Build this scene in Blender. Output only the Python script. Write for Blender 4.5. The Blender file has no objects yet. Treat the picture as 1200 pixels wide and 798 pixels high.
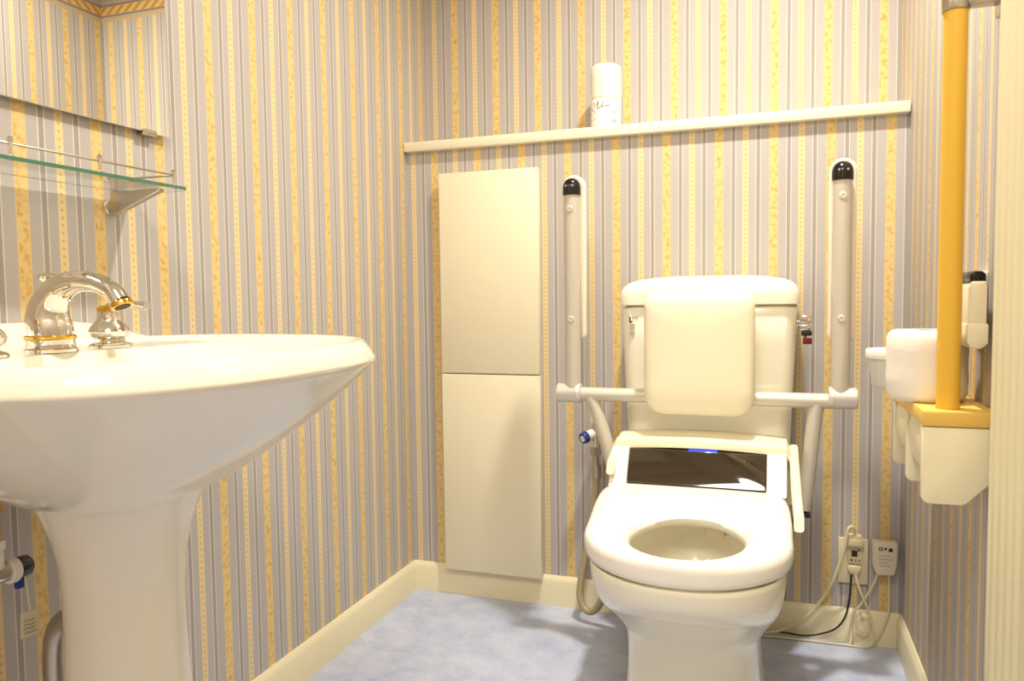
import bpy, bmesh, math, random
from mathutils import Vector, Matrix
random.seed(7)
S = bpy.context.scene
COL = S.collection
PI = math.pi

# ---------------------------------------------------------------- camera
CAM_H = 0.86
R = [(0.9460, 0.0074, -0.3240), (0.3240, -0.0600, 0.9441), (-0.0124, -0.9982, -0.0591)]
cam_d = bpy.data.cameras.new('camera')
cam_d.sensor_width = 36.0
cam_d.lens = 36.0 * 894.0 / 1200.0
cam_d.clip_start = 0.02
cam = bpy.data.objects.new('camera', cam_d)
ax = Vector((R[0][0], R[1][0], R[2][0])).normalized()
az = -Vector((R[0][2], R[1][2], R[2][2])).normalized()
ay = az.cross(ax).normalized()
ax = ay.cross(az)
M = Matrix((ax, ay, az)).transposed().to_4x4()
M.translation = Vector((0, 0, CAM_H))
cam.matrix_world = M
COL.objects.link(cam)
S.camera = cam

# ---------------------------------------------------------------- materials
def srgb(r, g, b):
    def f(c):
        c /= 255.0
        return c / 12.92 if c <= 0.04045 else ((c + 0.055) / 1.055) ** 2.4
    return (f(r), f(g), f(b), 1.0)

def mat(name, col, rough=0.5, metal=0.0, coat=0.0, spec=0.5, noise=0.0, nscale=8.0, trans=0.0, ior=1.45, bump=0.0, bscale=200.0):
    m = bpy.data.materials.new(name)
    m.use_nodes = True
    nt = m.node_tree
    b = nt.nodes['Principled BSDF']
    b.inputs['Base Color'].default_value = col
    b.inputs['Roughness'].default_value = rough
    b.inputs['Metallic'].default_value = metal
    b.inputs['Coat Weight'].default_value = coat
    b.inputs['Coat Roughness'].default_value = 0.05
    b.inputs['Specular IOR Level'].default_value = spec
    b.inputs['Transmission Weight'].default_value = trans
    b.inputs['IOR'].default_value = ior
    if noise > 0:
        tc = nt.nodes.new('ShaderNodeTexCoord')
        n = nt.nodes.new('ShaderNodeTexNoise')
        n.inputs['Scale'].default_value = nscale
        n.inputs['Detail'].default_value = 5
        nt.links.new(tc.outputs['Object'], n.inputs['Vector'])
        mx = nt.nodes.new('ShaderNodeMix'); mx.data_type = 'RGBA'
        mx.inputs['A'].default_value = tuple(c * (1 - noise) for c in col[:3]) + (1,)
        mx.inputs['B'].default_value = tuple(min(1, c * (1 + noise)) for c in col[:3]) + (1,)
        nt.links.new(n.outputs['Fac'], mx.inputs['Factor'])
        nt.links.new(mx.outputs['Result'], b.inputs['Base Color'])
    if bump > 0:
        tc = nt.nodes.new('ShaderNodeTexCoord')
        n = nt.nodes.new('ShaderNodeTexNoise')
        n.inputs['Scale'].default_value = bscale
        nt.links.new(tc.outputs['Object'], n.inputs['Vector'])
        bp = nt.nodes.new('ShaderNodeBump')
        bp.inputs['Strength'].default_value = bump
        bp.inputs['Distance'].default_value = 0.002
        nt.links.new(n.outputs['Fac'], bp.inputs['Height'])
        nt.links.new(bp.outputs['Normal'], b.inputs['Normal'])
    return m

class NT:
    """small helper for chaining math nodes"""
    def __init__(s, nt): s.nt = nt
    def m(s, op, a, b=None, c=None):
        n = s.nt.nodes.new('ShaderNodeMath'); n.operation = op
        for i, v in enumerate((a, b, c)):
            if v is None: continue
            if isinstance(v, (int, float)): n.inputs[i].default_value = v
            else: s.nt.links.new(v, n.inputs[i])
        return n.outputs[0]
    def mix(s, f, a, b):
        n = s.nt.nodes.new('ShaderNodeMix'); n.data_type = 'RGBA'
        for k, v in (('Factor', f), ('A', a), ('B', b)):
            if isinstance(v, (int, float, tuple)): n.inputs[k].default_value = v
            else: s.nt.links.new(v, n.inputs[k])
        return n.outputs['Result']

GREY_P = srgb(184, 178, 176)
DARK_P = srgb(162, 156, 154)
LINE_P = srgb(216, 209, 196)
BIG_P = srgb(226, 199, 138)
BIG_O = srgb(206, 156, 84)
SMALL_P = srgb(228, 206, 158)
SMALL_O = srgb(196, 154, 104)

def wallpaper(name, axis, phase, P=0.13):
    m = bpy.data.materials.new(name); m.use_nodes = True
    nt = m.node_tree; b = nt.nodes['Principled BSDF']
    b.inputs['Roughness'].default_value = 0.62
    b.inputs['Specular IOR Level'].default_value = 0.25
    N = NT(nt)
    g = nt.nodes.new('ShaderNodeNewGeometry')
    sx = nt.nodes.new('ShaderNodeSeparateXYZ'); nt.links.new(g.outputs['Position'], sx.inputs[0])
    u = sx.outputs[axis]; z = sx.outputs['Z']
    t = N.m('FRACT', N.m('ADD', N.m('DIVIDE', N.m('SUBTRACT', u, phase), P), 0.08 + 100.0))
    ramp = nt.nodes.new('ShaderNodeValToRGB'); cr = ramp.color_ramp; cr.interpolation = 'CONSTANT'
    stops = [(0.0, BIG_P), (0.16, GREY_P), (0.298, LINE_P), (0.313, DARK_P), (0.378, LINE_P), (0.394, GREY_P),
             (0.515, SMALL_P), (0.622, GREY_P), (0.752, LINE_P), (0.766, DARK_P), (0.832, LINE_P), (0.847, GREY_P)]
    cr.elements[0].position = 0.0; cr.elements[0].color = stops[0][1]
    cr.elements[1].position = stops[1][0]; cr.elements[1].color = stops[1][1]
    for p, c in stops[2:]:
        e = cr.elements.new(p); e.color = c
    nt.links.new(t, ramp.inputs[0])
    base = ramp.outputs[0]
    # floral blotches on the wide stripe
    no = nt.nodes.new('ShaderNodeTexNoise'); no.inputs['Scale'].default_value = 95; no.inputs['Detail'].default_value = 3
    nt.links.new(g.outputs['Position'], no.inputs['Vector'])
    bl = nt.nodes.new('ShaderNodeMapRange'); bl.inputs['From Min'].default_value = 0.47; bl.inputs['From Max'].default_value = 0.68
    nt.links.new(no.outputs['Fac'], bl.inputs['Value'])
    in_big = N.m('MULTIPLY', N.m('LESS_THAN', t, 0.147), N.m('GREATER_THAN', t, 0.013))
    col = N.mix(N.m('MULTIPLY', N.m('MULTIPLY', bl.outputs[0], in_big), 0.8), base, BIG_O)
    # dots on the narrow stripe
    dx = N.m('MULTIPLY', N.m('SUBTRACT', t, 0.5685), P)
    sp = 0.0115
    dz = N.m('MULTIPLY', N.m('SUBTRACT', N.m('FRACT', N.m('DIVIDE', z, sp)), 0.5), sp)
    r2 = N.m('ADD', N.m('MULTIPLY', dx, dx), N.m('MULTIPLY', dz, dz))
    dot = N.m('LESS_THAN', r2, 0.0024 ** 2)
    col = N.mix(N.m('MULTIPLY', dot, 0.6), col, SMALL_O)
    # faint weave in the paper
    n2 = nt.nodes.new('ShaderNodeTexNoise'); n2.inputs['Scale'].default_value = 260; n2.inputs['Detail'].default_value = 2
    nt.links.new(g.outputs['Position'], n2.inputs['Vector'])
    w = N.m('ADD', N.m('MULTIPLY', n2.outputs['Fac'], 0.12), 0.94)
    mul = nt.nodes.new('ShaderNodeVectorMath'); mul.operation = 'SCALE'
    nt.links.new(col, mul.inputs[0]); nt.links.new(w, mul.inputs['Scale'])
    col = mul.outputs[0]
    # border under the ceiling
    def band(lo, hi):
        return N.m('MULTIPLY', N.m('GREATER_THAN', z, lo), N.m('LESS_THAN', z, hi))
    col = N.mix(band(1.845, 2.02), col, srgb(188, 178, 166))
    col = N.mix(band(1.848, 1.853), col, srgb(214, 176, 112))
    col = N.mix(band(1.862, 1.869), col, srgb(150, 132, 112))
    rope = N.m('ABSOLUTE', N.m('SINE', N.m('MULTIPLY', N.m('ADD', u, N.m('MULTIPLY', z, 1.2)), 80.0)))
    ropec = N.mix(rope, srgb(176, 128, 66), srgb(226, 194, 126))
    col = N.mix(band(1.871, 1.897), col, ropec)
    col = N.mix(band(1.899, 1.906), col, srgb(150, 132, 112))
    col = N.mix(band(2.0, 2.008), col, srgb(214, 176, 112))
    nt.links.new(col, b.inputs['Base Color'])
    return m

WP_L = wallpaper('wallpaper_left', 'Y', 0.021)
WP_B = wallpaper('wallpaper_back', 'X', -0.002)
WP_R = wallpaper('wallpaper_right', 'Y', 0.06)

def floor_mat():
    m = bpy.data.materials.new('blue_vinyl'); m.use_nodes = True
    nt = m.node_tree; b = nt.nodes['Principled BSDF']
    b.inputs['Roughness'].default_value = 0.42
    N = NT(nt)
    g = nt.nodes.new('ShaderNodeNewGeometry')
    cols = []
    for sc, d in ((14, 6), (60, 4)):
        n = nt.nodes.new('ShaderNodeTexNoise'); n.inputs['Scale'].default_value = sc; n.inputs['Detail'].default_value = d
        n.inputs['Roughness'].default_value = 0.65
        nt.links.new(g.outputs['Position'], n.inputs['Vector'])
        mr = nt.nodes.new('ShaderNodeMapRange'); mr.inputs['From Min'].default_value = 0.35; mr.inputs['From Max'].default_value = 0.65
        nt.links.new(n.outputs['Fac'], mr.inputs['Value']); cols.append(mr.outputs[0])
    c = N.mix(cols[0], srgb(164, 176, 212), srgb(196, 204, 226))
    c = N.mix(N.m('MULTIPLY', cols[1], 0.45), c, srgb(203, 203, 212))
    nt.links.new(c, b.inputs['Base Color'])
    return m

FLOOR = floor_mat()
CREAM = mat('cream_painted_wood', srgb(236, 227, 199), 0.4)
BASEM = mat('cream_baseboard', srgb(236, 226, 192), 0.42)
TRIMM = mat('cream_ledge', srgb(238, 230, 204), 0.42)
JAMB = mat('ivory_door_casing', srgb(226, 216, 180), 0.45)
CEIL = mat('ceiling_paper', srgb(232, 228, 216), 0.8)
PORC = mat('ivory_porcelain', srgb(237, 231, 215), 0.12, coat=0.6)
PORC_T = mat('ivory_toilet_china', srgb(240, 234, 214), 0.18, coat=0.35)
SEATM = mat('white_seat_plastic', srgb(244, 240, 230), 0.22)
UNITM = mat('cream_unit_plastic', srgb(235, 226, 194), 0.3)
PADM = mat('cream_vinyl_pad', srgb(243, 234, 206), 0.5)
ARMPAD = mat('pale_resin_armpad', srgb(238, 226, 208), 0.45)
ALU = mat('silver_painted_tube', srgb(206, 200, 186), 0.36, metal=0.25)
ALU_D = mat('silver_joint', srgb(214, 209, 198), 0.3, metal=0.3)
CHROME = mat('chrome', srgb(225, 222, 216), 0.08, metal=1.0)
STEEL = mat('brushed_steel', srgb(190, 184, 172), 0.3, metal=1.0)
GOLD = mat('gold_trim', srgb(226, 182, 84), 0.15, metal=1.0)
BLACKP = mat('black_glossy_plastic', srgb(22, 19, 18), 0.18)
DARKGLASS = mat('dark_smoked_panel', srgb(44, 34, 20), 0.06, coat=0.8)
RUBBER = mat('dark_rubber', srgb(35, 30, 28), 0.6)
BLUE = mat('blue_plastic', srgb(40, 62, 150), 0.3)
NAVY = mat('navy_plastic', srgb(24, 28, 52), 0.25)
WHITEP = mat('white_plastic', srgb(242, 238, 226), 0.35)
IVORYP = mat('ivory_plastic', srgb(228, 214, 180), 0.4)
PAPER = mat('white_tissue', srgb(240, 234, 222), 0.9, bump=0.35, bscale=70)
TAGP = mat('cream_tag_paper', srgb(232, 220, 186), 0.8)
CORDW = mat('cream_cord', srgb(226, 212, 172), 0.5)
CORDB = mat('black_cord', srgb(40, 38, 34), 0.5)
HOSE = mat('grey_beige_hose', srgb(168, 155, 122), 0.45)
REDP = mat('dark_red_plastic', srgb(110, 26, 10), 0.4)
BRASS = mat('dull_brass', srgb(190, 150, 90), 0.35, metal=0.8)
GREYINK = mat('grey_ink', srgb(150, 142, 128), 0.7)
LIGHTINK = mat('pale_grey_ink', srgb(205, 195, 174), 0.7)
DARKINK = mat('dark_ink', srgb(52, 44, 38), 0.7)
MIRROR = mat('mirror_silver', (0.82, 0.81, 0.76, 1), 0.0, metal=1.0)
YWOOD = mat('yellow_shelf_wood', srgb(228, 188, 92), 0.4, noise=0.08, nscale=30)
YPOLE = mat('yellow_handrail', srgb(232, 184, 66), 0.32)

def glass_mat():
    m = bpy.data.materials.new('green_edged_glass'); m.use_nodes = True
    nt = m.node_tree; b = nt.nodes['Principled BSDF']
    b.inputs['Base Color'].default_value = (0.93, 0.97, 0.95, 1)
    b.inputs['Roughness'].default_value = 0.0
    b.inputs['Transmission Weight'].default_value = 1.0
    b.inputs['IOR'].default_value = 1.45
    return m
GLASS = glass_mat()
GLASSEDGE = mat('green_glass_edge', srgb(84, 140, 116), 0.1, trans=0.3)
CLEAR = mat('translucent_tub_plastic', srgb(242, 240, 232), 0.25, trans=0.35)

def led_mat():
    m = bpy.data.materials.new('blue_status_light'); m.use_nodes = True
    b = m.node_tree.nodes['Principled BSDF']
    b.inputs['Base Color'].default_value = srgb(20, 40, 160)
    b.inputs['Emission Color'].default_value = (0.03, 0.09, 0.9, 1)
    b.inputs['Emission Strength'].default_value = 0.8
    return m
LED = led_mat()

def can_mat():
    m = bpy.data.materials.new('floral_can_label'); m.use_nodes = True
    nt = m.node_tree; b = nt.nodes['Principled BSDF']; b.inputs['Roughness'].default_value = 0.3
    N = NT(nt); g = nt.nodes.new('ShaderNodeNewGeometry')
    sx = nt.nodes.new('ShaderNodeSeparateXYZ'); nt.links.new(g.outputs['Position'], sx.inputs[0])
    n = nt.nodes.new('ShaderNodeTexNoise'); n.inputs['Scale'].default_value = 130; n.inputs['Detail'].default_value = 2
    nt.links.new(g.outputs['Position'], n.inputs['Vector'])
    f = N.m('GREATER_THAN', n.outputs['Fac'], 0.56)
    side = N.m('GREATER_THAN', N.m('ABSOLUTE', N.m('SUBTRACT', sx.outputs['X'], -0.433)), 0.022)
    low = N.m('LESS_THAN', sx.outputs['Z'], 1.372)
    f = N.m('MULTIPLY', N.m('MULTIPLY', f, side), low)
    n2 = nt.nodes.new('ShaderNodeTexNoise'); n2.inputs['Scale'].default_value = 60
    nt.links.new(g.outputs['Position'], n2.inputs['Vector'])
    c = N.mix(N.m('GREATER_THAN', n2.outputs['Fac'], 0.5), srgb(150, 110, 160), srgb(214, 130, 130))
    c = N.mix(N.m('MULTIPLY', f, 0.8), srgb(243, 236, 226), c)
    nt.links.new(c, b.inputs['Base Color'])
    return m
CANM = can_mat()

# ---------------------------------------------------------------- mesh helpers
def B(): return bmesh.new()

def loft(bm, rings, cap0=True, cap1=True, wrap=False):
    vs = [[bm.verts.new(p) for p in r] for r in rings]
    n = len(vs[0]); k = len(vs)
    for i in range(k if wrap else k - 1):
        a, b = vs[i], vs[(i + 1) % k]
        for j in range(n):
            bm.faces.new((a[j], a[(j + 1) % n], b[(j + 1) % n], b[j]))
    if not wrap:
        if cap0: bm.faces.new(list(reversed(vs[0])))
        if cap1: bm.faces.new(vs[-1])
    return bm

def box(bm, x0, x1, y0, y1, z0, z1, bev=0.0, seg=2):
    t = bmesh.new()
    bmesh.ops.create_cube(t, size=1.0)
    for v in t.verts:
        v.co = Vector(((x0 + x1) / 2 + v.co.x * (x1 - x0), (y0 + y1) / 2 + v.co.y * (y1 - y0), (z0 + z1) / 2 + v.co.z * (z1 - z0)))
    if bev > 0:
        bmesh.ops.bevel(t, geom=list(t.edges), offset=bev, segments=seg, affect='EDGES', profile=0.5)
    join(bm, t)
    return bm

def join(bm, t, M=None):
    mp = {}
    for v in t.verts:
        mp[v] = bm.verts.new(M @ v.co if M else v.co)
    for f in t.faces:
        try: bm.faces.new([mp[v] for v in f.verts])
        except ValueError: pass
    t.free()

def catmull(pts, n=8):
    P = [Vector(p) for p in pts]
    if len(P) < 3: return P
    P = [P[0] * 2 - P[1]] + P + [P[-1] * 2 - P[-2]]
    out = []
    for i in range(1, len(P) - 2):
        for k in range(n):
            t = k / n
            p0, p1, p2, p3 = P[i - 1], P[i], P[i + 1], P[i + 2]
            out.append(0.5 * ((2 * p1) + (-p0 + p2) * t + (2 * p0 - 5 * p1 + 4 * p2 - p3) * t * t + (-p0 + 3 * p1 - 3 * p2 + p3) * t ** 3))
    out.append(P[-2])
    return out

def tube(bm, pts, r, n=14, smooth=8, caps=True):
    """r: a number or a list of radii at the control points"""
    ctrl = [Vector(p) for p in pts]
    path = catmull(ctrl, smooth) if smooth and len(ctrl) > 2 else ctrl
    if isinstance(r, (int, float)): rad = [r] * len(path)
    else:
        rad = []
        m = len(path) - 1; k = len(r) - 1
        for i in range(len(path)):
            f = i / m * k; a = min(int(f), k - 1); rad.append(r[a] + (r[a + 1] - r[a]) * (f - a))
    rings = []; up = None
    for i, p in enumerate(path):
        d = (path[min(i + 1, len(path) - 1)] - path[max(i - 1, 0)]).normalized()
        if up is None:
            up = Vector((0, 0, 1)) if abs(d.z) < 0.9 else Vector((1, 0, 0))
        s = d.cross(up).normalized(); up = s.cross(d).normalized()
        rings.append([p + (s * math.cos(2 * PI * j / n) + up * math.sin(2 * PI * j / n)) * rad[i] for j in range(n)])
    return loft(bm, rings, caps, caps)

def lathe(bm, prof, c, axis='Z', n=40):
    """prof: (radius, height) pairs from start to end"""
    rings = []
    for r, h in prof:
        ring = []
        for j in range(n):
            a = 2 * PI * j / n; x, y = max(r, 1e-5) * math.cos(a), max(r, 1e-5) * math.sin(a)
            if axis == 'Z': p = (c[0] + x, c[1] + y, c[2] + h)
            elif axis == 'Y': p = (c[0] + x, c[1] + h, c[2] + y)
            else: p = (c[0] + h, c[1] + x, c[2] + y)
            ring.append(p)
        rings.append(ring)
    return loft(bm, rings)

def prism(bm, poly, axis, a0, a1, bev=0.0, seg=2):
    """polygon in the plane across axis, extruded from a0 to a1"""
    def P(u, v, a):
        return {'X': (a, u, v), 'Y': (u, a, v), 'Z': (u, v, a)}[axis]
    t = bmesh.new()
    v0 = [t.verts.new(P(u, v, a0)) for u, v in poly]; v1 = [t.verts.new(P(u, v, a1)) for u, v in poly]
    n = len(poly)
    t.faces.new(v0); t.faces.new(list(reversed(v1)))
    for j in range(n): t.faces.new((v0[j], v1[j], v1[(j + 1) % n], v0[(j + 1) % n]))
    bmesh.ops.recalc_face_normals(t, faces=t.faces)
    if bev > 0:
        es = [e for e in t.edges if len(e.link_faces) == 2 and e.calc_face_angle(0) > 0.7]
        bmesh.ops.bevel(t, geom=es, offset=bev, segments=seg, affect='EDGES', profile=0.5)
    join(bm, t)
    return bm

def rrect(u0, u1, v0, v1, r, n=6):
    """rounded rectangle outline; r may be 4 radii (u1v1, u0v1, u0v0, u1v0)"""
    if isinstance(r, (int, float)): r = (r,) * 4
    out = []
    for k, (cu, cv, a0) in enumerate(((u1 - r[0], v1 - r[0], 0), (u0 + r[1], v1 - r[1], PI / 2), (u0 + r[2], v0 + r[2], PI), (u1 - r[3], v0 + r[3], 1.5 * PI))):
        for i in range(n + 1):
            a = a0 + PI / 2 * i / n
            out.append((cu + r[k] * math.cos(a), cv + r[k] * math.sin(a)))
    return out

def build(name, bm, material, parent=None, angle=38, origin=None):
    """links the bmesh as one object; a child sits in its root's space, a lone mesh gets its origin at its base"""
    bmesh.ops.recalc_face_normals(bm, faces=bm.faces)
    if parent is not None:
        top = parent
        while top.parent is not None: top = top.parent
        off = Vector(top.location)
    else:
        xs = [v.co for v in bm.verts]
        off = Vector(((min(v.x for v in xs) + max(v.x for v in xs)) / 2, (min(v.y for v in xs) + max(v.y for v in xs)) / 2, min(v.z for v in xs)))
    for v in bm.verts: v.co -= off
    me = bpy.data.meshes.new(name)
    bm.to_mesh(me); bm.free()
    me.materials.append(material)
    for p in me.polygons: p.use_smooth = True
    me.set_sharp_from_angle(angle=math.radians(angle))
    o = bpy.data.objects.new(name, me)
    COL.objects.link(o)
    if parent is None: o.location = off
    else: o.parent = parent
    return o

def thing(name, label, cat, loc, group=None):
    o = bpy.data.objects.new(name, None); COL.objects.link(o)
    o.empty_display_size = 0.05
    o.location = loc; o['label'] = label; o['category'] = cat
    if group: o['group'] = group
    return o

def tag(o, label, cat, group=None):
    o['label'] = label; o['category'] = cat
    if group: o['group'] = group
    return o

def struct(name, bm, m, label=None, cat=None):
    o = build(name, bm, m); o['kind'] = 'structure'
    if label: o['label'] = label
    if cat: o['category'] = cat
    return o

# ---------------------------------------------------------------- room
XL, XR, YB, YU, YF, ZC = -1.0, 0.297, 2.0, 2.16, -0.75, 2.3
LEDGE = 1.296
struct('floor', box(B(), XL - .1, XR + .1, YF - .1, YU + .1, -.06, 0), FLOOR, 'blue grey mottled vinyl floor', 'floor')
struct('ceiling', box(B(), XL - .1, XR + .1, YF - .1, YU + .1, ZC, ZC + .06), CEIL, 'white ceiling of the washroom', 'ceiling')
struct('wall_left', box(B(), XL - .08, XL, YF - .1, YU + .1, 0, ZC), WP_L, 'striped wallpaper wall behind the pedestal sink', 'wall')
struct('wall_right', box(B(), XR, XR + .08, YF - .1, YU + .1, 0, ZC), WP_R, 'striped wallpaper wall behind the yellow handrail', 'wall')
struct('wall_front', box(B(), XL, XR, YF - .08, YF, 0, ZC), WP_B, 'striped wallpaper wall opposite the toilet', 'wall')
b = B()
prism(b, [(YB, 0), (YB, LEDGE - .004), (YU, LEDGE - .004), (YU, ZC), (YU + .1, ZC), (YU + .1, 0)], 'X', XL, XR)
struct('wall_back', b, WP_B, 'striped wallpaper wall behind the toilet, its lower half boxed forward', 'wall')
# ledge board on the boxed-out lower wall
struct('trim_1', box(B(), XL + .002, XR - .002, 1.98, YU, LEDGE - .026, LEDGE, .002), TRIMM, 'long cream ledge board across the back wall', 'trim')
BP = [(0, 0), (.012, 0), (.012, .068), (.009, .076), (.003, .083), (0, .083)]
b = B(); prism(b, [(XL + u, v) for u, v in BP], 'Y', YF, YB)
struct('baseboard_left', b, BASEM, 'cream baseboard along the sink wall', 'baseboard')
b = B(); prism(b, [(XR - u, v) for u, v in BP], 'Y', YF, YB)
struct('baseboard_right', b, BASEM, 'cream baseboard under the right wall', 'baseboard')
b = B(); prism(b, [(YB - u, v) for u, v in BP], 'X', XL, XR)
struct('baseboard_back', b, BASEM, 'cream baseboard behind the toilet', 'baseboard')
# fluted door casing on the right wall, near the camera
prof = [(XR, 1.162), (.275, 1.162)]
y = 1.158
for k in range(5):
    prof += [(.275, y), (.2775, y - .004), (.2775, y - .008), (.275, y - .012)]; y -= .032
prof += [(.275, .98), (XR, .98)]
b = B(); prism(b, prof, 'Z', 0, ZC)
struct('trim_2', b, JAMB, 'ivory fluted door casing at the right edge', 'trim')

# ---------------------------------------------------------------- mirror
t = thing('mirror', 'large frameless wall mirror above the glass shelf', 'mirror', (XL, .75, 1.138))
build('mirror_glass', box(B(), XL + .0075, XL + .0125, .35, 1.073, 1.138, 1.86, .001, 1), MIRROR, t)
build('backing', box(B(), XL + .0005, XL + .007, .37, 1.05, 1.15, 1.85), GREYINK, t)
b = B(); box(b, XL + .001, XL + .0145, 1.012, 1.042, 1.1325, 1.1375, .001, 1); box(b, XL + .0128, XL + .0145, 1.012, 1.042, 1.137, 1.143, .0006, 1)
build('clip', b, STEEL, t)['label'] = 'small metal clip under the mirror edge'

# ---------------------------------------------------------------- glass shelf
t = thing('glass_shelf', 'green-edged glass shelf with a wire rail below the mirror', 'shelf', (XL, .75, 1.03))
SX0, SX1, SY0, SY1, SZ = -.986, -.88, .28, .992, 1.032
b = B(); prism(b, rrect(SX0, SX1, SY0, SY1, (.012, .002, .002, .012), 5), 'Z', SZ, SZ + .005)
pane = build('shelf_pane', b, GLASS, t)
b = B()
o1 = rrect(SX0 - .0, SX1 + .0012, SY0 - .0012, SY1 + .0012, (.0125, .002, .002, .0125), 5); i1 = rrect(SX0 - .0, SX1 + .0001, SY0, SY1 + .0001, (.012, .002, .002, .012), 5)
loft(b, [[(u, v, SZ) for u, v in o1], [(u, v, SZ + .005) for u, v in o1], [(u, v, SZ + .005) for u, v in i1], [(u, v, SZ) for u, v in i1]], wrap=True)
build('polished_edge', b, GLASSEDGE, pane)
zr = SZ + .022
b = B(); tube(b, [(SX0 + .004, .972, zr), (-.892, .972, zr), (-.889, .969, zr), (-.889, .29, zr)], .0016, 8, 0)
rail = build('rail', b, STEEL, t)
for yy in (.971, .832, .7, .56, .42):
    b = B(); lathe(b, [(.0042, 0), (.0042, .002), (.0026, .003), (.0026, .0175), (.0038, .0185), (.0042, .0225), (.002, .0255)], (-.889, yy, SZ + .0052), n=14)
    build('rail_post', b, CHROME, rail)
for yy in (.948, .40):
    b = B()
    prism(b, [(XL + .0095, SZ - .001), (XL + .0095, SZ - .040), (XL + .016, SZ - .038), (XL + .108, SZ - .005), (XL + .108, SZ - .001)], 'Y', yy - .006, yy + .006, .0012, 1)
    br = build('bracket', b, STEEL, t)
    b = B(); lathe(b, [(.013, 0), (.013, .004), (.011, .008), (.006, .0095)], (XL + .0005, yy, SZ - .026), 'X', 20)
    build('wall_rosette', b, CHROME, br)

# ---------------------------------------------------------------- pedestal sink
SC = (-.765, .735)
def sk(th, s, dz, cx=SC[0], cy=SC[1], a=.288, ab=.225, bb=.30, n=2.6):
    c, q = math.cos(th), math.sin(th)
    r = (abs(c) ** n + abs(q) ** n) ** (-1 / n)
    x, y = r * c, r * q
    return (cx + s * x * (a if x > 0 else ab), cy + s * y * bb, dz)
NA = 96
TH = [2 * PI * k / NA for k in range(NA)]
t = thing('pedestal_sink', 'ivory ceramic pedestal sink on the left wall', 'sink', (-.78, .735, 0))
def ring(s, z, cx=SC[0], **kw): return [sk(th, s, z, cx, **kw) for th in TH]
rings = [ring(.27, .612, -.778), ring(.32, .618, -.777), ring(.40, .630, -.775), ring(.51, .650, -.772), ring(.63, .677, -.77), ring(.75, .706, -.767), ring(.86, .735),
         ring(.945, .759), ring(.985, .7715), ring(1.0, .7765), ring(.999, .780), ring(.978, .791), ring(.955, .8000), ring(.945, .8028), ring(.934, .8035), ring(.922, .802), ring(.912, .798)]
bas = dict(cx=-.725, a=.222, ab=.135, bb=.25, n=2.3)
rings += [ring(1.03, .794, **bas), ring(.985, .793, **bas), ring(.965, .788, **bas), ring(.90, .77, **bas), ring(.78, .735, **bas), ring(.58, .70, **bas), ring(.3, .682, **bas), ring(.08, .678, **bas)]
b = B(); loft(b, rings)
build('basin', b, PORC, t, 50)
# raised ledge at the wall
b = B()
yy = [.44, .47, .52, .6, .735, .85, .90, .95, 1.0, 1.025]
hh = [.800, .813, .825, .830, .831, .830, .825, .812, .801, .796]
rs = []
for y_, h_ in zip(yy, hh):
    rs.append([(XL + .001, y_, .78), (XL + .040, y_, .78), (XL + .034, y_, .794 + .2 * (h_ - .794)), (XL + .026, y_, h_ - .003), (XL + .019, y_, h_), (XL + .001, y_, h_)])
loft(b, rs)
build('splash_ledge', b, PORC, t, 60)
b = B()
rings = []
for z, rx, ry in ((0, .110, .108), (.02, .110, .108), (.03, .104, .102), (.10, .0965, .0945), (.20, .088, .086), (.30, .080, .079), (.38, .0735, .0725), (.45, .0705, .070), (.50, .0710, .0705), (.54, .0745, .074), (.575, .082, .0815), (.60, .091, .0905), (.622, .101, .100)):
    rings.append([(-.778 + rx * math.cos(a), .739 + ry * math.sin(a), z) for a in TH])
loft(b, rings)
build('pedestal', b, PORC, t, 50)

# ---------------------------------------------------------------- faucet
FZ = .7945
t = thing('faucet', 'chrome and gold bathroom faucet on the pedestal sink', 'faucet', (-.88, .735, FZ))
def fz(prof, c): 
    b = B(); lathe(b, prof, c); return b
build('base', fz([(.0315, 0), (.0315, .004), (.029, .006), (.028, .014), (.0285, .016)], (-.88, .735, FZ)), CHROME, t)
build('gold_band', fz([(.0285, 0), (.0298, .0015), (.0298, .0045), (.0285, .006)], (-.88, .735, FZ + .016)), GOLD, t)['label'] = 'gold ring around the base'
b = B()
tube(b, [(-.880, .735, FZ + .017), (-.8805, .735, FZ + .028), (-.883, .735, FZ + .043), (-.877, .735, FZ + .063), (-.858, .735, FZ + .0815), (-.830, .735, FZ + .0895), (-.800, .735, FZ + .0875), (-.775, .735, FZ + .0775), (-.7615, .735, FZ + .0625)],
     [.027, .027, .0262, .0225, .0175, .0138, .0122, .0118, .0122], 28)
sp = build('spout', b, CHROME, t, 60)
d = Vector((.0060, 0, -.0135)).normalized()
b = B(); c0 = Vector((-.7615, .735, FZ + .0625))
tube(b, [c0 - d * .001, c0 + d * .001, c0 + d * .006], [.0126, .0136, .0132], 24, 0)
ae = build('aerator', b, GOLD, sp); ae['label'] = 'gold tip of the spout'
b = B(); tube(b, [c0 + d * .0055, c0 + d * .0065], .0095, 18, 0)
build('outlet', b, RUBBER, sp)
b = B(); lathe(b, [(.003, 0), (.003, .034), (.005, .036), (.0055, .042), (.0035, .046)], (-.904, .754, FZ + .046), n=16)
rod = build('lift_rod', b, CHROME, t)
b = B(); lathe(b, [(.003, 0), (.007, .002), (.0118, .005), (.0125, .008), (.010, .0115), (.004, .0135)], (-.904, .754, FZ + .0895), n=20)
build('knob', b, CHROME, rod)
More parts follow.
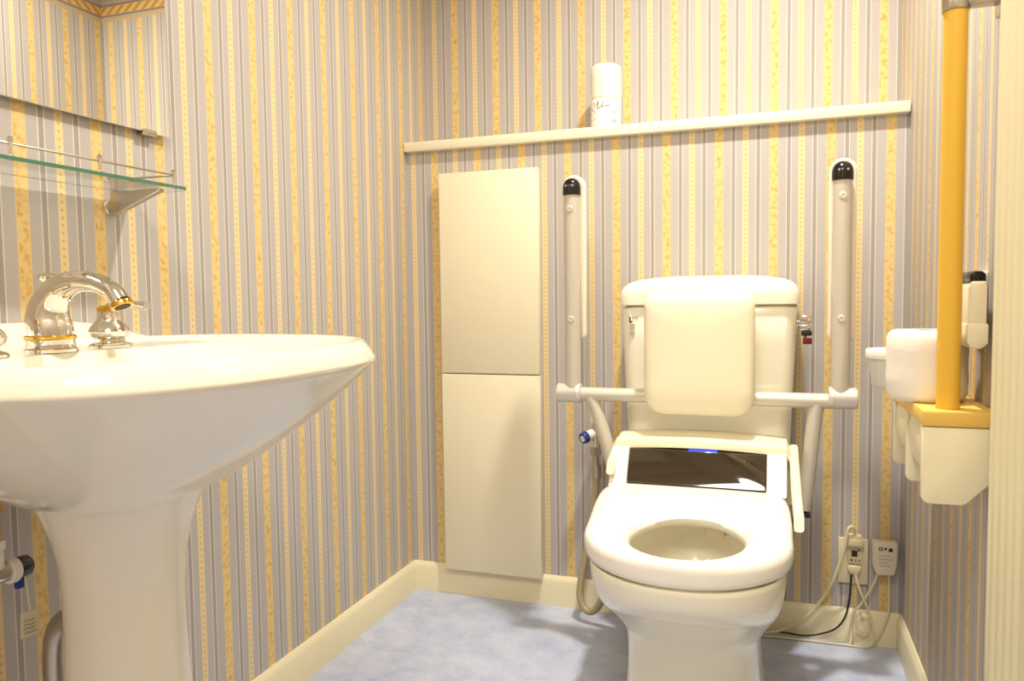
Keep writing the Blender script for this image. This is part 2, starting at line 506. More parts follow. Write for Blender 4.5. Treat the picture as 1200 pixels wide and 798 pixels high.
for sy in (1, -1):
    c = (-.882, .737 + sy * .0925, FZ - .0005)
    lx, ly = (1, 0) if sy > 0 else (.2, -.98)
    b = B(); lathe(b, [(.0285, 0), (.0285, .0035), (.0255, .006), (.0195, .008), (.0190, .0125), (.0250, .0165), (.0272, .023), (.0240, .030), (.0185, .0355), (.0158, .040), (.0155, .0505)], c)
    hn = build('handle', b, CHROME, t)
    b = B(); lathe(b, [(.0148, 0), (.0156, .001), (.0156, .004), (.0135, .0065), (.008, .0085)], (c[0], c[1], c[2] + .0505), n=28)
    build('gold_cap', b, GOLD, hn)
    b = B(); tube(b, [(c[0], c[1], c[2] + .0565), (c[0] + .02 * lx, c[1] + .02 * ly, c[2] + .0605), (c[0] + .042 * lx, c[1] + .042 * ly, c[2] + .0605), (c[0] + .068 * lx, c[1] + .068 * ly, c[2] + .0575)], [.006, .0055, .0045, .0062], 14)
    build('lever', b, CHROME, hn)

# ---------------------------------------------------------------- plumbing under the sink
t = thing('stop_valve', 'chrome stop valve with navy blue knob under the sink', 'valve', (-.955, .69, .50))
b = B()
lathe(b, [(.024, 0), (.024, .003), (.014, .009), (.0105, .012), (.0105, .07)], (XL + .0005, .692, .513), 'X', 24)
tube(b, [(-.937, .655, .513), (-.937, .706, .511)], .013, 18, 0)
build('valve_body', b, CHROME, t)
b = B(); tube(b, [(-.937, .703, .511), (-.937, .710, .511), (-.937, .714, .511)], [.0165, .0175, .016], 20, 0)
build('collar', b, WHITEP, t)
b = B(); tube(b, [(-.937, .714, .511), (-.937, .716, .511), (-.937, .731, .5105), (-.937, .734, .5105)], [.0125, .0145, .0135, .011], 20, 0)
kn = build('knob', b, NAVY, t)
b = B(); tube(b, [(-.937, .7338, .5105), (-.937, .7348, .5105)], .005, 14, 0)
build('knob_dot', b, WHITEP, kn)
b = B(); box(b, -.9415, -.9325, .714, .724, .483, .498, .002)
build('pointer', b, BLUE, kn)
b = B(); tube(b, [(-.937, .688, .52), (-.937, .688, .545)], .0105, 14, 0); tube(b, [(-.937, .688, .545), (-.937, .688, .556)], .0135, 6, 0)
build('nut', b, WHITEP, t)
b = B()
pts = []
for k in range(9): pts += [(.0062 if k % 2 else .0074, k * .005)]
lathe(b, pts, (-.937, .690, .556), n=14)
tube(b, [(-.937, .690, .594), (-.937, .688, .62), (-.935, .682, .65)], .0105, 14)
build('supply_hose', b, BRASS, t)

b = B()
tube(b, [(-.800, .764, .435), (-.845, .764, .436), (-.895, .764, .432), (-.925, .764, .410), (-.934, .764, .37), (-.934, .764, .31), (-.934, .764, .2), (-.934, .764, .0005)], .016, 18)
tag(build('drain_pipe', b, STEEL), 'grey metal drain pipe bending down behind the sink pedestal', 'pipe')

t = thing('paper_tag', 'small cream paper tag hanging from the navy valve knob', 'tag', (-.93, .73, .417))
b = B(); prism(b, [(.7135, .452), (.741, .447), (.738, .415), (.7115, .418)], 'X', -.9302, -.9297)
pt = build('card', b, TAGP, t)
b = B()
for k in range(4):
    z = .439 - k * .0055; tube(b, [(-.9293, .717, z), (-.9293, .7215, z + .001), (-.9293, .727, z - .0012), (-.9293, .733, z + .0002)], .0005, 5, 4)
build('scribble', b, GREYINK, pt)
b = B(); tube(b, [(-.9300, .727, .451), (-.9302, .7255, .468), (-.9305, .7245, .484), (-.931, .7235, .497)], .0011, 6)
build('string', b, TAGP, t)

# ---------------------------------------------------------------- wall cabinet
t = thing('wall_cabinet', 'tall narrow cream two-door cabinet beside the toilet', 'cabinet', (-.74, 2.0, .08))
CX0, CX1 = -.885, -.597
build('body', box(B(), CX0 + .004, CX1 - .004, 1.983, 1.9995, .084, 1.196), CREAM, t)
build('door', box(B(), CX0, CX1, 1.965, 1.9828, .6445, 1.2, .0018), CREAM, t)
build('door', box(B(), CX0, CX1, 1.965, 1.9828, .08, .6415, .0018), CREAM, t)

# ---------------------------------------------------------------- spray can on the ledge
t = thing('spray_can', 'white floral air freshener can standing on the ledge', 'can', (-.433, 2.07, LEDGE))
b = B(); lathe(b, [(.038, 0), (.041, .003), (.041, .086), (.039, .09)], (-.433, 2.07, LEDGE))
body = build('body', b, CANM, t)
b = B()
cx, cy, cz = -.433, 2.03 - .0015, LEDGE + .066
tube(b, [(cx - .018, cy + .0032, cz), (cx - .012, cy + .001, cz + .012), (cx - .014, cy + .0016, cz - .006), (cx - .004, cy, cz - .002), (cx + .002, cy, cz + .012), (cx - .002, cy, cz - .004), (cx + .008, cy + .001, cz - .002), (cx + .018, cy + .0032, cz - .001)], .0009, 6, 6)
build('script_mark', b, mat('violet_grey_ink', srgb(140, 122, 130), 0.6), body)
b = B()
rings = []
n = 72
for z, r in ((.088, .0415), (.095, .0425), (.15, .0425), (.165, .0418), (.173, .039), (.178, .033), (.18, .02)):
    rg = []
    for k in range(n):
        rr = r - (.0007 if k % 3 == 0 and z > .12 else 0)
        rg.append((-.433 + rr * math.cos(2 * PI * k / n), 2.07 + rr * math.sin(2 * PI * k / n), LEDGE + z))
    rings.append(rg)
loft(b, rings)
build('cap', b, mat('off_white_cap', srgb(243, 235, 216), 0.35), t, 60)['label'] = 'ribbed off-white cap'

# ---------------------------------------------------------------- toilet
TX = -.139
t = thing('toilet', 'ivory toilet with a tank, dark control strip and wide white seat', 'toilet', (TX, 1.5, 0))
def egg(hw, yf, yw, yb, z, nb=2.0, cx=TX, tilt=0.0, nf=2.0):
    out = []
    for th in TH:
        c, s = math.cos(th), math.sin(th)
        n = nb if s > 0 else nf
        r = (abs(c) ** n + abs(s) ** n) ** (-1 / n)
        x, y = r * c * hw, r * s * ((yb - yw) if s > 0 else (yw - yf))
        out.append((cx + x, yw + y, z + tilt * (.5 - .5 * s) ** 2))
    return out
b = B()
KEY = [(0, .132, 1.290, 0, 1.45), (.03, .1315, 1.290, 0, 1.45), (.09, .127, 1.292, .006, 1.45), (.15, .1215, 1.293, .018, 1.45), (.195, .1195, 1.290, .032, 1.44),
       (.22, .121, 1.280, .044, 1.43), (.238, .126, 1.262, .052, 1.41), (.256, .134, 1.237, .056, 1.395), (.278, .143, 1.208, .054, 1.375), (.305, .152, 1.180, .042, 1.355),
       (.34, .1585, 1.161, .024, 1.335), (.375, .162, 1.150, .008, 1.32), (.403, .163, 1.146, 0, 1.315)]
def keyed(f):
    f = f * (len(KEY) - 1); a = min(int(f), len(KEY) - 2); t_ = f - a
    P4 = [KEY[max(0, min(len(KEY) - 1, a + k))] for k in (-1, 0, 1, 2)]
    return [.5 * (2 * p1 + (p2 - p0) * t_ + (2 * p0 - 5 * p1 + 4 * p2 - p3) * t_ ** 2 + (3 * p1 - p0 - 3 * p2 + p3) * t_ ** 3) for p0, p1, p2, p3 in zip(*P4)]
R_ = []
for k in range(49):
    z_, hw_, yf_, ti_, yw_ = keyed(k / 48)
    R_.append(egg(hw_, yf_, yw_, 1.79, z_, 3.4, nf=2.2, tilt=max(0, ti_)))
R_ += [egg(.161, 1.149, 1.315, 1.785, .408, 3.4, nf=2.2),
      egg(.140, 1.17, 1.30, 1.53, .408), egg(.130, 1.18, 1.30, 1.52, .40), egg(.130, 1.19, 1.31, 1.53, .37), egg(.118, 1.225, 1.32, 1.52, .34), egg(.095, 1.28, 1.36, 1.49, .305), egg(.07, 1.325, 1.375, 1.455, .275), egg(.045, 1.35, 1.385, 1.43, .255)]
loft(b, R_)
bowl = build('bowl', b, PORC_T, t, 55)
b = B(); loft(b, [egg(.083, 1.303, 1.365, 1.472, .2895), egg(.083, 1.303, 1.365, 1.472, .290)])
build('water', b, mat('bowl_water', srgb(150, 140, 110), 0.02, trans=0.5), bowl)
# tank
b = B()
def tk(x0, x1, y0, y1, z, r=.03): return [(u, v, z) for u, v in rrect(x0, x1, y0, y1, (.012, .012, r, r), 8)]
loft(b, [tk(-.325, .034, 1.80, 1.985, .409), tk(-.329, .037, 1.798, 1.985, .50), tk(-.335, .042, 1.796, 1.986, .62), tk(-.340, .0475, 1.792, 1.987, .74), tk(-.344, .0515, 1.79, 1.988, .824), tk(-.337, .0455, 1.793, 1.986, .828), tk(-.333, .0415, 1.797, 1.984, .8315)])
tank = build('tank', b, PORC_T, t, 50)
b = B()
def lid(ins, z, dome):
    pts = rrect(-.3475 + ins, .0555 - ins, 1.783 + ins, 1.992 - ins * .5, (.014, .014, .035, .035), 9)
    out = []
    for u, v in pts:
        f = 1 - ((u + .1455) / .198) ** 2
        out.append((u, v, z + dome * 1.25 * f))
    return out
rings = [lid(.004, .832, 0), lid(.0, .834, 0), lid(0, .856, .001), lid(.0025, .867, .003), lid(.0085, .8765, .006), lid(.018, .8835, .0085), lid(.034, .888, .0095), lid(.06, .890, .010), lid(.09, .8905, .0105)]
loft(b, rings)
build('tank_lid', b, PORC_T, t, 50)
b = B()
for k, (z, w, h) in enumerate(((.797, .006, .0032), (.7935, .011, .0026), (.789, .013, .0018), (.785, .012, .0015), (.781, .013, .0015), (.777, .010, .0015), (.772, .013, .0015), (.768, .011, .0015), (.764, .013, .0015))):
    if k < 2: continue
    box(b, -.321, -.321 + w, 1.789, 1.7925, z - h / 2, z + h / 2)
build('small_print', b, LIGHTINK, tank)
b = B(); box(b, -.3215, -.3185, 1.7888, 1.7922, .7955, .806); box(b, -.3215, -.3145, 1.7888, 1.7922, .7935, .7962)
build('letter_mark', b, DARKINK, tank)
b = B()
for k in range(3): box(b, -.3135 + k * .005, -.3105 + k * .005, 1.7888, 1.7922, .803, .8065)
build('name_mark', b, GREYINK, tank)
# flush lever on the side of the tank
b = B(); lathe(b, [(.016, 0), (.016, .004), (.012, .006), (.012, .020)], (.0475, 1.845, .79), 'X', 20)
lev = build('flush_lever', b, CHROME, t)
b = B(); box(b, .0555, .0785, 1.80, 1.86, .790, .808, .002); box(b, .0555, .0785, 1.80, 1.815, .775, .788, .0025)
build('handle', b, CHROME, lev)
b = B(); box(b, .0585, .0805, 1.798, 1.816, .7625, .7745, .003)
build('lever_tip', b, RUBBER, lev)
b = B(); box(b, .062, .0805, 1.80, 1.814, .744, .758, .001); box(b, .065, .069, 1.805, 1.809, .756, .763)
build('red_tab', b, REDP, lev)['label'] = 'dark red tab below the lever'

# bidet seat : closed ring whose back end frames the control panel
def seat_ring(o, z):
    """o in 0..1 blends the hole outline (0) to the outer outline (1)"""
    inn = egg(.099, 1.184, 1.325, 1.466, 0, 2.0)
    out = egg(.174, 1.150, 1.33, 1.685, 0, 6.5, nf=2.1)
    def wide(p):
        # the control wing on the far side widens the rear of the seat
        if p[0] > TX: return p
        f = max(0.0, min(1.0, (p[1] - 1.21) / .45)); f = f * f * (3 - 2 * f)
        return (p[0] - .040 * f * min(1.0, (TX - p[0]) / .12), p[1], p[2])
    out = [wide(p) for p in out]
    return [(i[0] + (p[0] - i[0]) * o, i[1] + (p[1] - i[1]) * o, z) for i, p in zip(inn, out)]
b = B()
loft(b, [seat_ring(0, .416), seat_ring(-.03, .424), seat_ring(-.03, .432), seat_ring(.03, .441), seat_ring(.16, .4475), seat_ring(.4, .451), seat_ring(.7, .450), seat_ring(.88, .4475), seat_ring(.96, .443), seat_ring(1.0, .434), seat_ring(1.0, .422), seat_ring(.97, .413), seat_ring(.9, .411), seat_ring(.12, .411)], wrap=True)
seat = build('seat', b, SEATM, t, 55)
for x0, x1 in ((-.337, -.299), (-.011, .029)):
    b = B(); prism(b, [(1.60, .446), (1.655, .446), (1.680, .500), (1.680, .522), (1.664, .5225), (1.652, .516), (1.615, .4515)], 'X', x0, x1, .004)
    build('hinge', b, SEATM, seat)
b = B(); lathe(b, [(.007, 0), (.007, .0012), (.004, .0016)], (-.295, 1.555, .4502), n=16); lathe(b, [(.005, 0), (.005, .0012), (.003, .0016)], (-.283, 1.565, .4502), n=16)
build('moulded_mark', b, UNITM, seat)
# bidet unit : arched housing behind the seat
b = B()
def arch(y, dz=0.0, ins=0.0):
    pts = []
    for k in range(25):
        f = k / 24; x = -.345 + .39 * f
        e = abs(2 * f - 1)
        z = .5455 - .010 * e ** 2 - .035 * max(0.0, (e - .93) / .07) ** 2
        pts.append((x + ins * (1 - 2 * f), y, z + dz))
    return pts
th_ = .026
def shell(y, dz=0.0):
    top = arch(y, dz); bot = [(p[0], p[1], .41) for p in reversed(top)]
    return top + bot
loft(b, [shell(1.695), shell(1.70, .003), shell(1.72, .006), shell(1.765, .004), shell(1.78, -.004)])
# roof lip hanging over the panel
lip = arch(1.66)
def lipring(y, dz, drop):
    top = arch(y, dz); bot = [(p[0], p[1], p[2] - drop) for p in reversed(top)]
    return top + bot
loft(b, [lipring(1.668, -.006, .014), lipring(1.672, -.001, .021), lipring(1.697, .002, .024)])
unit = build('bidet_unit', b, UNITM, t, 50)
b = B()
prism(b, [(1.628, .452), (1.642, .452), (1.700, .505), (1.700, .5225), (1.676, .5225), (1.664, .519)], 'X', -.297, -.013, .0015, 1)
panel = build('display_panel', b, DARKGLASS, unit); panel['label'] = 'dark glossy display strip'
b = B(); prism(b, [(1.6655, .5195), (1.6665, .5180), (1.6760, .5230), (1.6750, .5240)], 'X', -.172, -.112)
build('status_light', b, LED, unit)
for sx in (-1, 1):
    x = TX + sx * .182 + (-.010 if sx < 0 else 0)
    b = B()
    sec = rrect(-.009, .009, -.018, .018, .006, 3)
    path = [(x, 1.72, .516), (x, 1.69, .512), (x, 1.66, .502), (x + sx * .001, 1.62, .487), (x + sx * .003, 1.55, .452), (x + sx * .005, 1.50, .430)]
    if sx < 0: path = path[:4]
    loft(b, [[(p[0] + u, p[1] + v * .6, p[2] + v * .9) for u, v in sec] for p in path])
    build('side_arm', b, UNITM, unit)
    b = B(); box(b, x - .006, x + .006, 1.515, 1.60, .405, .432, .003)
    build('hinge_bracket', b, STEEL, unit)
b = B(); box(b, -.122, -.086, 1.492, 1.545, .388, .4105, .003)
build('nozzle_cover', b, UNITM, unit)

# ---------------------------------------------------------------- toilet support frame with folding armrests
t = thing('support_frame', 'silver toilet support frame with raised armrests and cream backrest', 'support frame', (TX, 1.74, .38))
BY, BZ = 1.74, .6265
b = B(); tube(b, [(-.435, BY, BZ), (.125, BY, BZ + .001)], .0163, 24, 0)
build('crossbar', b, ALU, t)
for s, xj, zj in ((-1, -.452, .6285), (1, .137, .6365)):
    b = B()
    def xr(x, r): return [(x, BY + r * math.cos(2 * PI * k / 28), zj - (.002 if s > 0 else 0) + r * math.sin(2 * PI * k / 28)) for k in range(28)]
    prof = [(-.031, .0208), (-.0285, .0228), (.0150, .0228), (.0155, .0242), (.0225, .0242), (.0255, .0225), (.027, .0175)]
    loft(b, [xr(xj + (u if s < 0 else -u), r) for u, r in prof])
    jn = build('joint', b, ALU_D, t)
    b = B()
    xa = xj + (.006 if s < 0 else -.003)
    tube(b, [(xa, BY, zj + .012), (xa, BY, 1.092)], .0188, 24, 0)
    arm = build('armrest', b, ALU, t)
    b = B(); lathe(b, [(.0212, 0), (.0212, .018), (.0195, .027), (.015, .034), (.008, .0385), (.001, .0395)], (xa, BY, 1.090), n=28)
    cap = build('end_cap', b, BLACKP, arm); cap['label'] = 'black rounded end cap'
    b = B()
    for q in (-.0085, .0085): lathe(b, [(.0026, 0), (.0026, -.002)], (xa + q, BY - .0205, 1.110), 'Y', 12)
    build('cap_screw', b, STEEL, arm)
    for zz in (1.057, .803):
        b = B(); lathe(b, [(.0078, .002), (.0078, -.0018), (.0062, -.0026), (.0030, -.0022), (.0022, -.001)], (xa, BY - .0178, zz), 'Y', 20)
        build('screw', b, ALU_D, arm)
    xp = xa + (-.0015 if s < 0 else .003)
    b = B()
    def padring(ins, y):
        pts = rrect(xp - .0275 + ins, xp + .0275 - ins, .755 + ins, 1.140 - ins, (.0274 - ins, .0274 - ins, .012, .012), 8)
        return [(u, y, v) for u, v in pts]
    loft(b, [padring(.004, 1.762), padring(.0, 1.766), padring(0, 1.778), padring(.004, 1.783)])
    build('arm_pad', b, ARMPAD, arm)['label'] = 'pale pad behind the folded tube'
for s, p in ((-1, [(-.405, BY, .622), (-.388, 1.738, .585), (-.366, 1.73, .52), (-.345, 1.722, .45), (-.338, 1.72, .424)]),
             (1, [(.090, BY, .622), (.084, 1.738, .585), (.0755, 1.73, .50), (.066, 1.722, .42), (.063, 1.72, .395)])):
    b = B(); tube(b, p, .0155, 22)
    lg = build('leg', b, ALU, t, 60)
    e = Vector(p[-1]); b = B(); box(b, e.x - .014, e.x + .014, e.y - .014, e.y + .014, e.z - .014, e.z - .002, .002)
    build('foot_plate', b, RUBBER, lg)
b = B()
def pad(ins, y, bulge=0.0):
    pts = rrect(-.2715 + ins, -.0365 - ins, .594 + ins, .861 - ins, (.030 - ins * .3, .030 - ins * .3, .046 - ins * .3, .046 - ins * .3), 8)
    return [(u, y, v) for u, v in pts]
loft(b, [pad(.012, 1.723), pad(.003, 1.72), pad(0, 1.712), pad(0, 1.694), pad(.0035, 1.684), pad(.010, 1.6775), pad(.02, 1.674), pad(.045, 1.671), pad(.08, 1.670)])
build('backrest', b, PADM, t, 60)['label'] = 'padded cream backrest cushion'

# ---------------------------------------------------------------- water valve and hose beside the toilet
t = thing('water_valve', 'chrome wall valve with small blue knob left of the toilet', 'valve', (-.452, 1.97, .45))
b = B()
lathe(b, [(.024, -.0005), (.024, -.004), (.012, -.010), (.0095, -.013), (.0095, -.062)], (-.438, YB, .49), 'Y', 22)
tube(b, [(-.438, 1.94, .525), (-.438, 1.94, .46)], .0125, 16, 0)
build('valve_body', b, CHROME, t)
b = B(); tube(b, [(-.444, 1.932, .497), (-.456, 1.916, .492)], [.013, .0135], 18, 0)
build('collar', b, WHITEP, t)
b = B(); tube(b, [(-.456, 1.916, .492), (-.4585, 1.913, .491), (-.464, 1.904, .488)], [.0155, .0165, .014], 18, 0)
kn = build('knob', b, BLUE, t)
b = B(); tube(b, [(-.4638, 1.9043, .488), (-.4645, 1.9032, .4877)], .0085, 14, 0)
build('knob_disc', b, WHITEP, kn)
b = B(); tube(b, [(-.438, 1.94, .462), (-.438, 1.94, .44)], .0145, 6, 0); tube(b, [(-.438, 1.94, .44), (-.438, 1.94, .415)], .0095, 14, 0); tube(b, [(-.436, 1.94, .415), (-.436, 1.94, .38)], .0125, 14, 0)
build('coupling', b, STEEL, t)
b = B(); tube(b, [(-.436, 1.94, .385), (-.442, 1.94, .32), (-.456, 1.935, .22), (-.474, 1.925, .12), (-.476, 1.915, .062), (-.455, 1.905, .034), (-.428, 1.895, .048), (-.402, 1.88, .10), (-.36, 1.85, .20), (-.325, 1.82, .30), (-.30, 1.79, .37)], .0095, 16)
build('hose', b, HOSE, t, 60)

# ---------------------------------------------------------------- outlet, plugs, cords
t = thing('wall_outlet', 'beige wall outlet plate near the floor, right of the toilet', 'outlet', (.187, YB, .15))
build('plate', box(B(), .154, .221, 1.990, 1.9995, .148, .259, .002), IVORYP, t)
b = B(); box(b, .172, .2075, 1.9875, 1.992, .198, .243, .0015)
so = build('socket', b, IVORYP, t)
b = B()
box(b, .1835, .197, 1.9868, 1.988, .216, .231, .001); box(b, .199, .202, 1.9868, 1.988, .231, .235); box(b, .181, .1865, 1.9868, 1.988, .2055, .209); box(b, .192, .1945, 1.9868, 1.988, .2055, .209); box(b, .200, .203, 1.9868, 1.988, .2055, .209)
build('slots', b, DARKINK, so)

t = thing('power_plug', 'cream plug at the top of the outlet with a thick cord falling left', 'plug', (.189, 1.98, .245))
b = B(); box(b, .172, .209, 1.966, 1.9898, .246, .266, .004); box(b, .167, .206, 1.968, 1.9898, .263, .274, .003)
build('plug_body', b, CORDW, t)
b = B(); tube(b, [(.190, 1.972, .272), (.186, 1.967, .290), (.180, 1.964, .296), (.172, 1.962, .286), (.165, 1.962, .240), (.143, 1.966, .164), (.116, 1.975, .105), (.085, 1.976, .06), (.03, 1.972, .02), (-.02, 1.965, .0075), (-.06, 1.95, .006)], .0036, 10)
build('cord', b, CORDW, t, 60)

t = thing('black_cord_plug', 'lower ivory plug in the outlet with a thin black cord', 'plug', (.189, 1.98, .17))
b = B(); prism(b, [(.172, .197), (.2055, .197), (.203, .187), (.196, .177), (.182, .177), (.175, .187)], 'Y', 1.972, 1.9898, .002)
build('plug_body', b, IVORYP, t)
b = B(); tube(b, [(.184, 1.978, .180), (.182, 1.975, .16), (.179, 1.972, .116), (.170, 1.972, .070), (.150, 1.972, .039), (.119, 1.972, .022), (.078, 1.970, .012), (.019, 1.97, .013), (-.03, 1.968, .0035)], .0024, 8)
build('cord', b, CORDB, t, 60)

t = thing('power_adapter', 'off-white adapter box with three dark icons by the corner', 'adapter', (.256, YB, .18))
b = B(); 
def adr(ins, y):
    base = [(.226, .262), (.2835, .264), (.2825, .21), (.277, .184), (.237, .181), (.228, .205)]
    cxa, cza = .255, .225
    return [(cxa + (u - cxa) * (1 - ins), y, cza + (v - cza) * (1 - ins)) for u, v in base]
pr_ = [(u, v) for u, _, v in adr(0, 0)]
prism(b, pr_, 'Y', 1.966, 1.9995, .006, 3)
ad = build('case', b, mat('off_white_adapter', srgb(222, 212, 190), .4), t)
b = B()
for x0, z0, w, h in ((.2415, .243, .0085, .0085), (.253, .2455, .0052, .0055), (.2625, .242, .0085, .0085)): box(b, x0, x0 + w, 1.9653, 1.967, z0, z0 + h, .0005, 1)
build('icons', b, DARKINK, ad)
b = B(); box(b, .2435, .2478, 1.9648, 1.966, .245, .2495)
build('icon_window', b, LIGHTINK, ad)
b = B()
for k, w in enumerate((.024, .03, .02, .026)): box(b, .242, .242 + w, 1.9655, 1.967, .2305 - k * .008, .2315 - k * .008)
build('small_print', b, GREYINK, ad)
b = B(); tube(b, [(.240, 1.975, .184), (.236, 1.973, .170), (.224, 1.970, .144), (.205, 1.968, .108), (.192, 1.970, .088), (.186, 1.976, .06), (.186, 1.98, .03), (.183, 1.97, .004)], .0027, 8)
build('cord', b, CORDW, t, 60)
b = B(); tube(b, [(.265, 1.978, .184), (.266, 1.976, .14), (.265, 1.974, .093), (.250, 1.972, .047), (.234, 1.97, .018), (.222, 1.966, .004)], .0022, 8)
build('cord', b, CORDW, t, 60)

b = B(); tube(b, [(.192, 1.974, .178), (.196, 1.968, .158), (.206, 1.962, .130), (.219, 1.962, .100), (.224, 1.962, .068), (.213, 1.961, .045), (.196, 1.960, .052), (.192, 1.959, .075), (.205, 1.958, .094), (.222, 1.959, .085), (.231, 1.962, .055), (.232, 1.966, .02), (.215, 1.966, .004), (.17, 1.965, .0035), (.108, 1.964, .0035), (.02, 1.962, .0035), (-.03, 1.955, .0035)], .0027, 8)
tag(build('loose_cord', b, CORDW, None, 60), 'cream cord looped once below the outlet, trailing along the baseboard', 'cord')

# ---------------------------------------------------------------- right wall : shelf, holder, handrail
SHZ = .690
b = B(); prism(b, [(.2005, 1.2005), (.296, 1.2005), (.296, 1.62), (.2005, 1.62)], 'Z', SHZ - .022, SHZ, .0025)
tag(build('wooden_shelf', b, YWOOD), 'narrow yellow wooden shelf over the paper holder on the right wall', 'shelf')

t = thing('paper_holder', 'white double toilet paper holder under the yellow shelf', 'paper holder', (.25, 1.34, .556))
plate = [(.2015, .6675), (.2015, .566), (.204, .559), (.2095, .5565), (.252, .5565), (.258, .559), (.288, .590), (.2969, .597), (.2969, .6678)]
for y0, y1 in ((1.203, 1.222), (1.340, 1.352), (1.472, 1.486)):
    b = B(); prism(b, plate, 'Y', y0, y1, .003)
    build('side_plate', b, IVORYP if False else UNITM, t)
for y0, y1 in ((1.2235, 1.3385), (1.3535, 1.4705)):
    b = B()
    arc = [(.206 + .012 * (1 - math.cos(a)), .64 - .045 * math.sin(a)) for a in [PI / 2 * k / 6 for k in range(7)]]
    outer = [(.2075, .666), (.2045, .65), (.2045, .628), (.2075, .606), (.212, .596)]
    inner = [(.2135, .597), (.2095, .607), (.2068, .628), (.2068, .65), (.2095, .664)]
    prism(b, outer + inner, 'Y', y0, y1)
    build('cover_flap', b, UNITM, t)
    b = B(); tube(b, [(.251, y0 - .001, .611), (.251, y1 + .001, .611)], .009, 16, 0)
    build('spindle', b, WHITEP, t)

def make_roll(name, label, group=None):
    t = thing(name, label, 'toilet paper', (0, 0, 0), group)
    return t
def roll_mesh(r, h, bev, ri=.019, n=56):
    b = B()
    prof = [(ri, 0), (r - bev, 0), (r - bev * .35, bev * .5), (r, bev * 1.3), (r + .0006, h * .35), (r - .0004, h * .5), (r + .0005, h * .7), (r, h - bev * 1.3), (r - bev * .4, h - bev * .4), (r - bev, h), (ri, h)]
    rings = [[(a * math.cos(2 * PI * j / n), a * math.sin(2 * PI * j / n), z) for j in range(n)] for a, z in prof]
    loft(b, rings, wrap=True)
    return b
def core_mesh(h, ri=.0188, n=32):
    b = B()
    loft(b, [[(a * math.cos(2 * PI * j / n), a * math.sin(2 * PI * j / n), z) for j in range(n)] for a, z in ((ri, .0005), (ri, h - .0005), (ri - .0012, h - .0005), (ri - .0012, .0005))], wrap=True)
    return b
CARD = mat('grey_cardboard', srgb(176, 156, 128), .85)
r0 = thing('toilet_roll', 'thick white toilet roll standing on the yellow shelf behind the pole', 'toilet paper', (0, 0, 0), 'toilet rolls at the right wall')
build('tissue', roll_mesh(.0565, .108, .009), PAPER, r0, 50); build('core', core_mesh(.108), CARD, r0)
r0.location = (.2255, 1.327, SHZ + .0003)
def child(o): return [c for c in bpy.data.objects if c.parent == o]
r1 = thing('toilet_roll', 'toilet roll inside the nearer bay of the white paper holder', 'toilet paper', (0, 0, 0), 'toilet rolls at the right wall')
build('tissue', roll_mesh(.034, .108, .003), PAPER, r1, 50); build('core', core_mesh(.108), CARD, r1)
r1.rotation_euler = (PI / 2, 0, 0); r1.location = (.251, 1.335, .611)
r2 = r1.copy(); COL.objects.link(r2)
r2['label'] = 'toilet roll inside the farther bay of the white paper holder'
r2.location = (.251, 1.467, .611)
for c in child(r1):
    d_ = c.copy(); COL.objects.link(d_); d_.parent = r2

t = thing('plastic_tub', 'small translucent plastic tub with white lid behind the toilet roll', 'tub', (.204, 1.49, SHZ))
b = B(); lathe(b, [(.034, .0003), (.037, .003), (.0445, .052), (.043, .052), (.036, .006), (.004, .005)], (.204, 1.49, SHZ), n=36)
build('cup', b, CLEAR, t, 50)
b = B(); lathe(b, [(.041, .0525), (.0475, .0515), (.0485, .054), (.0485, .064), (.047, .067), (.03, .068)], (.204, 1.49, SHZ), n=36)
build('lid', b, WHITEP, t, 50)
b = B(); lathe(b, [(.034, .0065), (.040, .04), (.01, .041)], (.204, 1.49, SHZ), n=30)
build('contents', b, mat('pale_blue_gel', srgb(206, 218, 216), .4), t, 50)

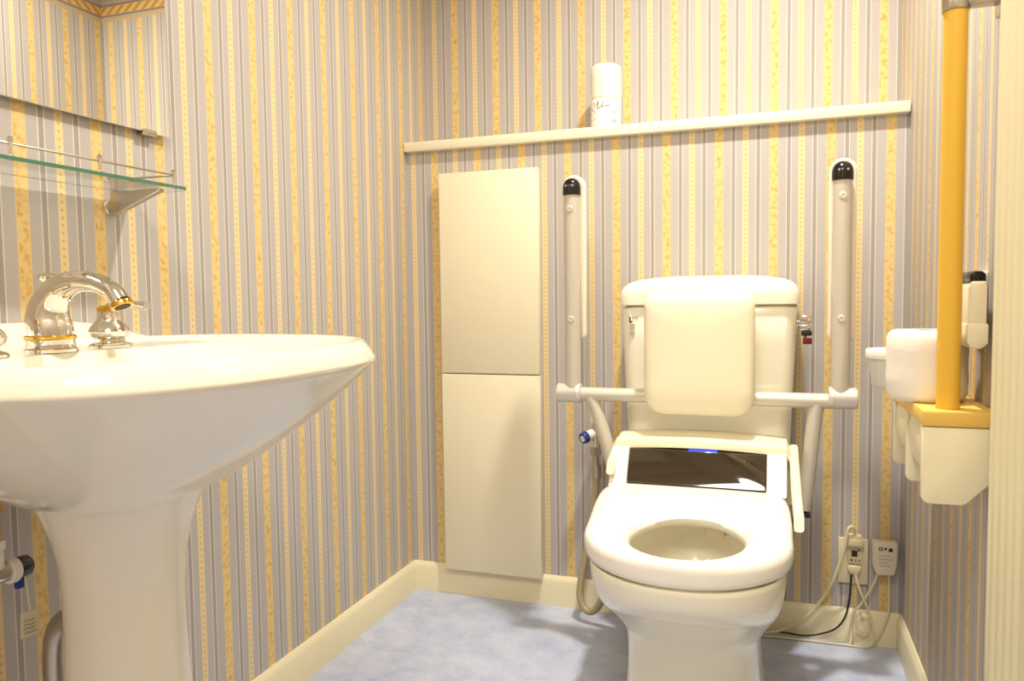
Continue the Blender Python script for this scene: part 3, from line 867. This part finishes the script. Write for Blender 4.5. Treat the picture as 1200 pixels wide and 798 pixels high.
t = thing('handrail', 'yellow vertical handrail standing at the front of the wooden shelf', 'handrail', (.2380, 1.2345, SHZ))
b = B(); tube(b, [(.2380, 1.2345, SHZ + .0005), (.2380, 1.2345, 1.252)], .0155, 28, 0)
build('pole', b, YPOLE, t)
b = B()
lathe(b, [(.0175, 0), (.0182, .002), (.0182, .034), (.016, .038)], (.2380, 1.2345, 1.248), n=28)
box(b, .245, .2965, 1.222, 1.247, 1.252, 1.272, .004)
box(b, .290, .2968, 1.212, 1.257, 1.237, 1.287, .003)
build('bracket', b, STEEL, t)['label'] = 'grey metal bracket to the wall'

t = thing('wall_remote', 'white handset with black top in a holder on the right wall', 'remote', (.285, 1.27, .772))
b = B(); box(b, .2875, .2968, 1.285, 1.345, .80, .886, .002)
build('wall_plate', b, WHITEP, t)
b = B(); prism(b, [(.262, .800), (.262, .862), (.265, .872), (.284, .872), (.2855, .862), (.2855, .790), (.265, .790)], 'Y', 1.236, 1.318, .003)
hs = build('handset', b, UNITM, t)
b = B(); prism(b, rrect(.2635, .2845, .868, .8865, (.008, .008, .002, .002), 4), 'Y', 1.239, 1.315, .003)
build('black_top', b, BLACKP, hs)['label'] = 'black rounded top'
b = B(); prism(b, [(.260, .812), (.2875, .812), (.2875, .783), (.278, .775), (.264, .777), (.260, .786)], 'Y', 1.233, 1.321, .003)
build('cradle', b, UNITM, t)
b = B(); lathe(b, [(.006, 0), (.006, -.002), (.003, -.003)], (.2622, 1.285, .85), 'X', 14)
build('button', b, WHITEP, hs)

# ---------------------------------------------------------------- light
def area(name, loc, size, energy, col, spread=180):
    l = bpy.data.lights.new(name, 'AREA'); l.shape = 'DISK'; l.size = size; l.energy = energy; l.color = col; l.spread = math.radians(spread)
    o = bpy.data.objects.new(name, l); o.location = loc; COL.objects.link(o)
    return o
area('ceiling_lamp', (-.06, 1.42, 2.27), .09, 14.5, (1.0, .945, .83), 135)
area('ceiling_lamp', (-.16, -.20, 2.27), .55, 20, (1.0, .945, .83))
w = bpy.data.worlds.new('world'); S.world = w; w.use_nodes = True
w.node_tree.nodes['Background'].inputs[0].default_value = (1, .93, .8, 1)
w.node_tree.nodes['Background'].inputs[1].default_value = 0.3

vs = S.view_settings
vs.view_transform = 'Standard'; vs.look = 'None'; vs.gamma = 1.0; vs.exposure = 0.50
try: vs.use_curve_mapping = False
except Exception: pass
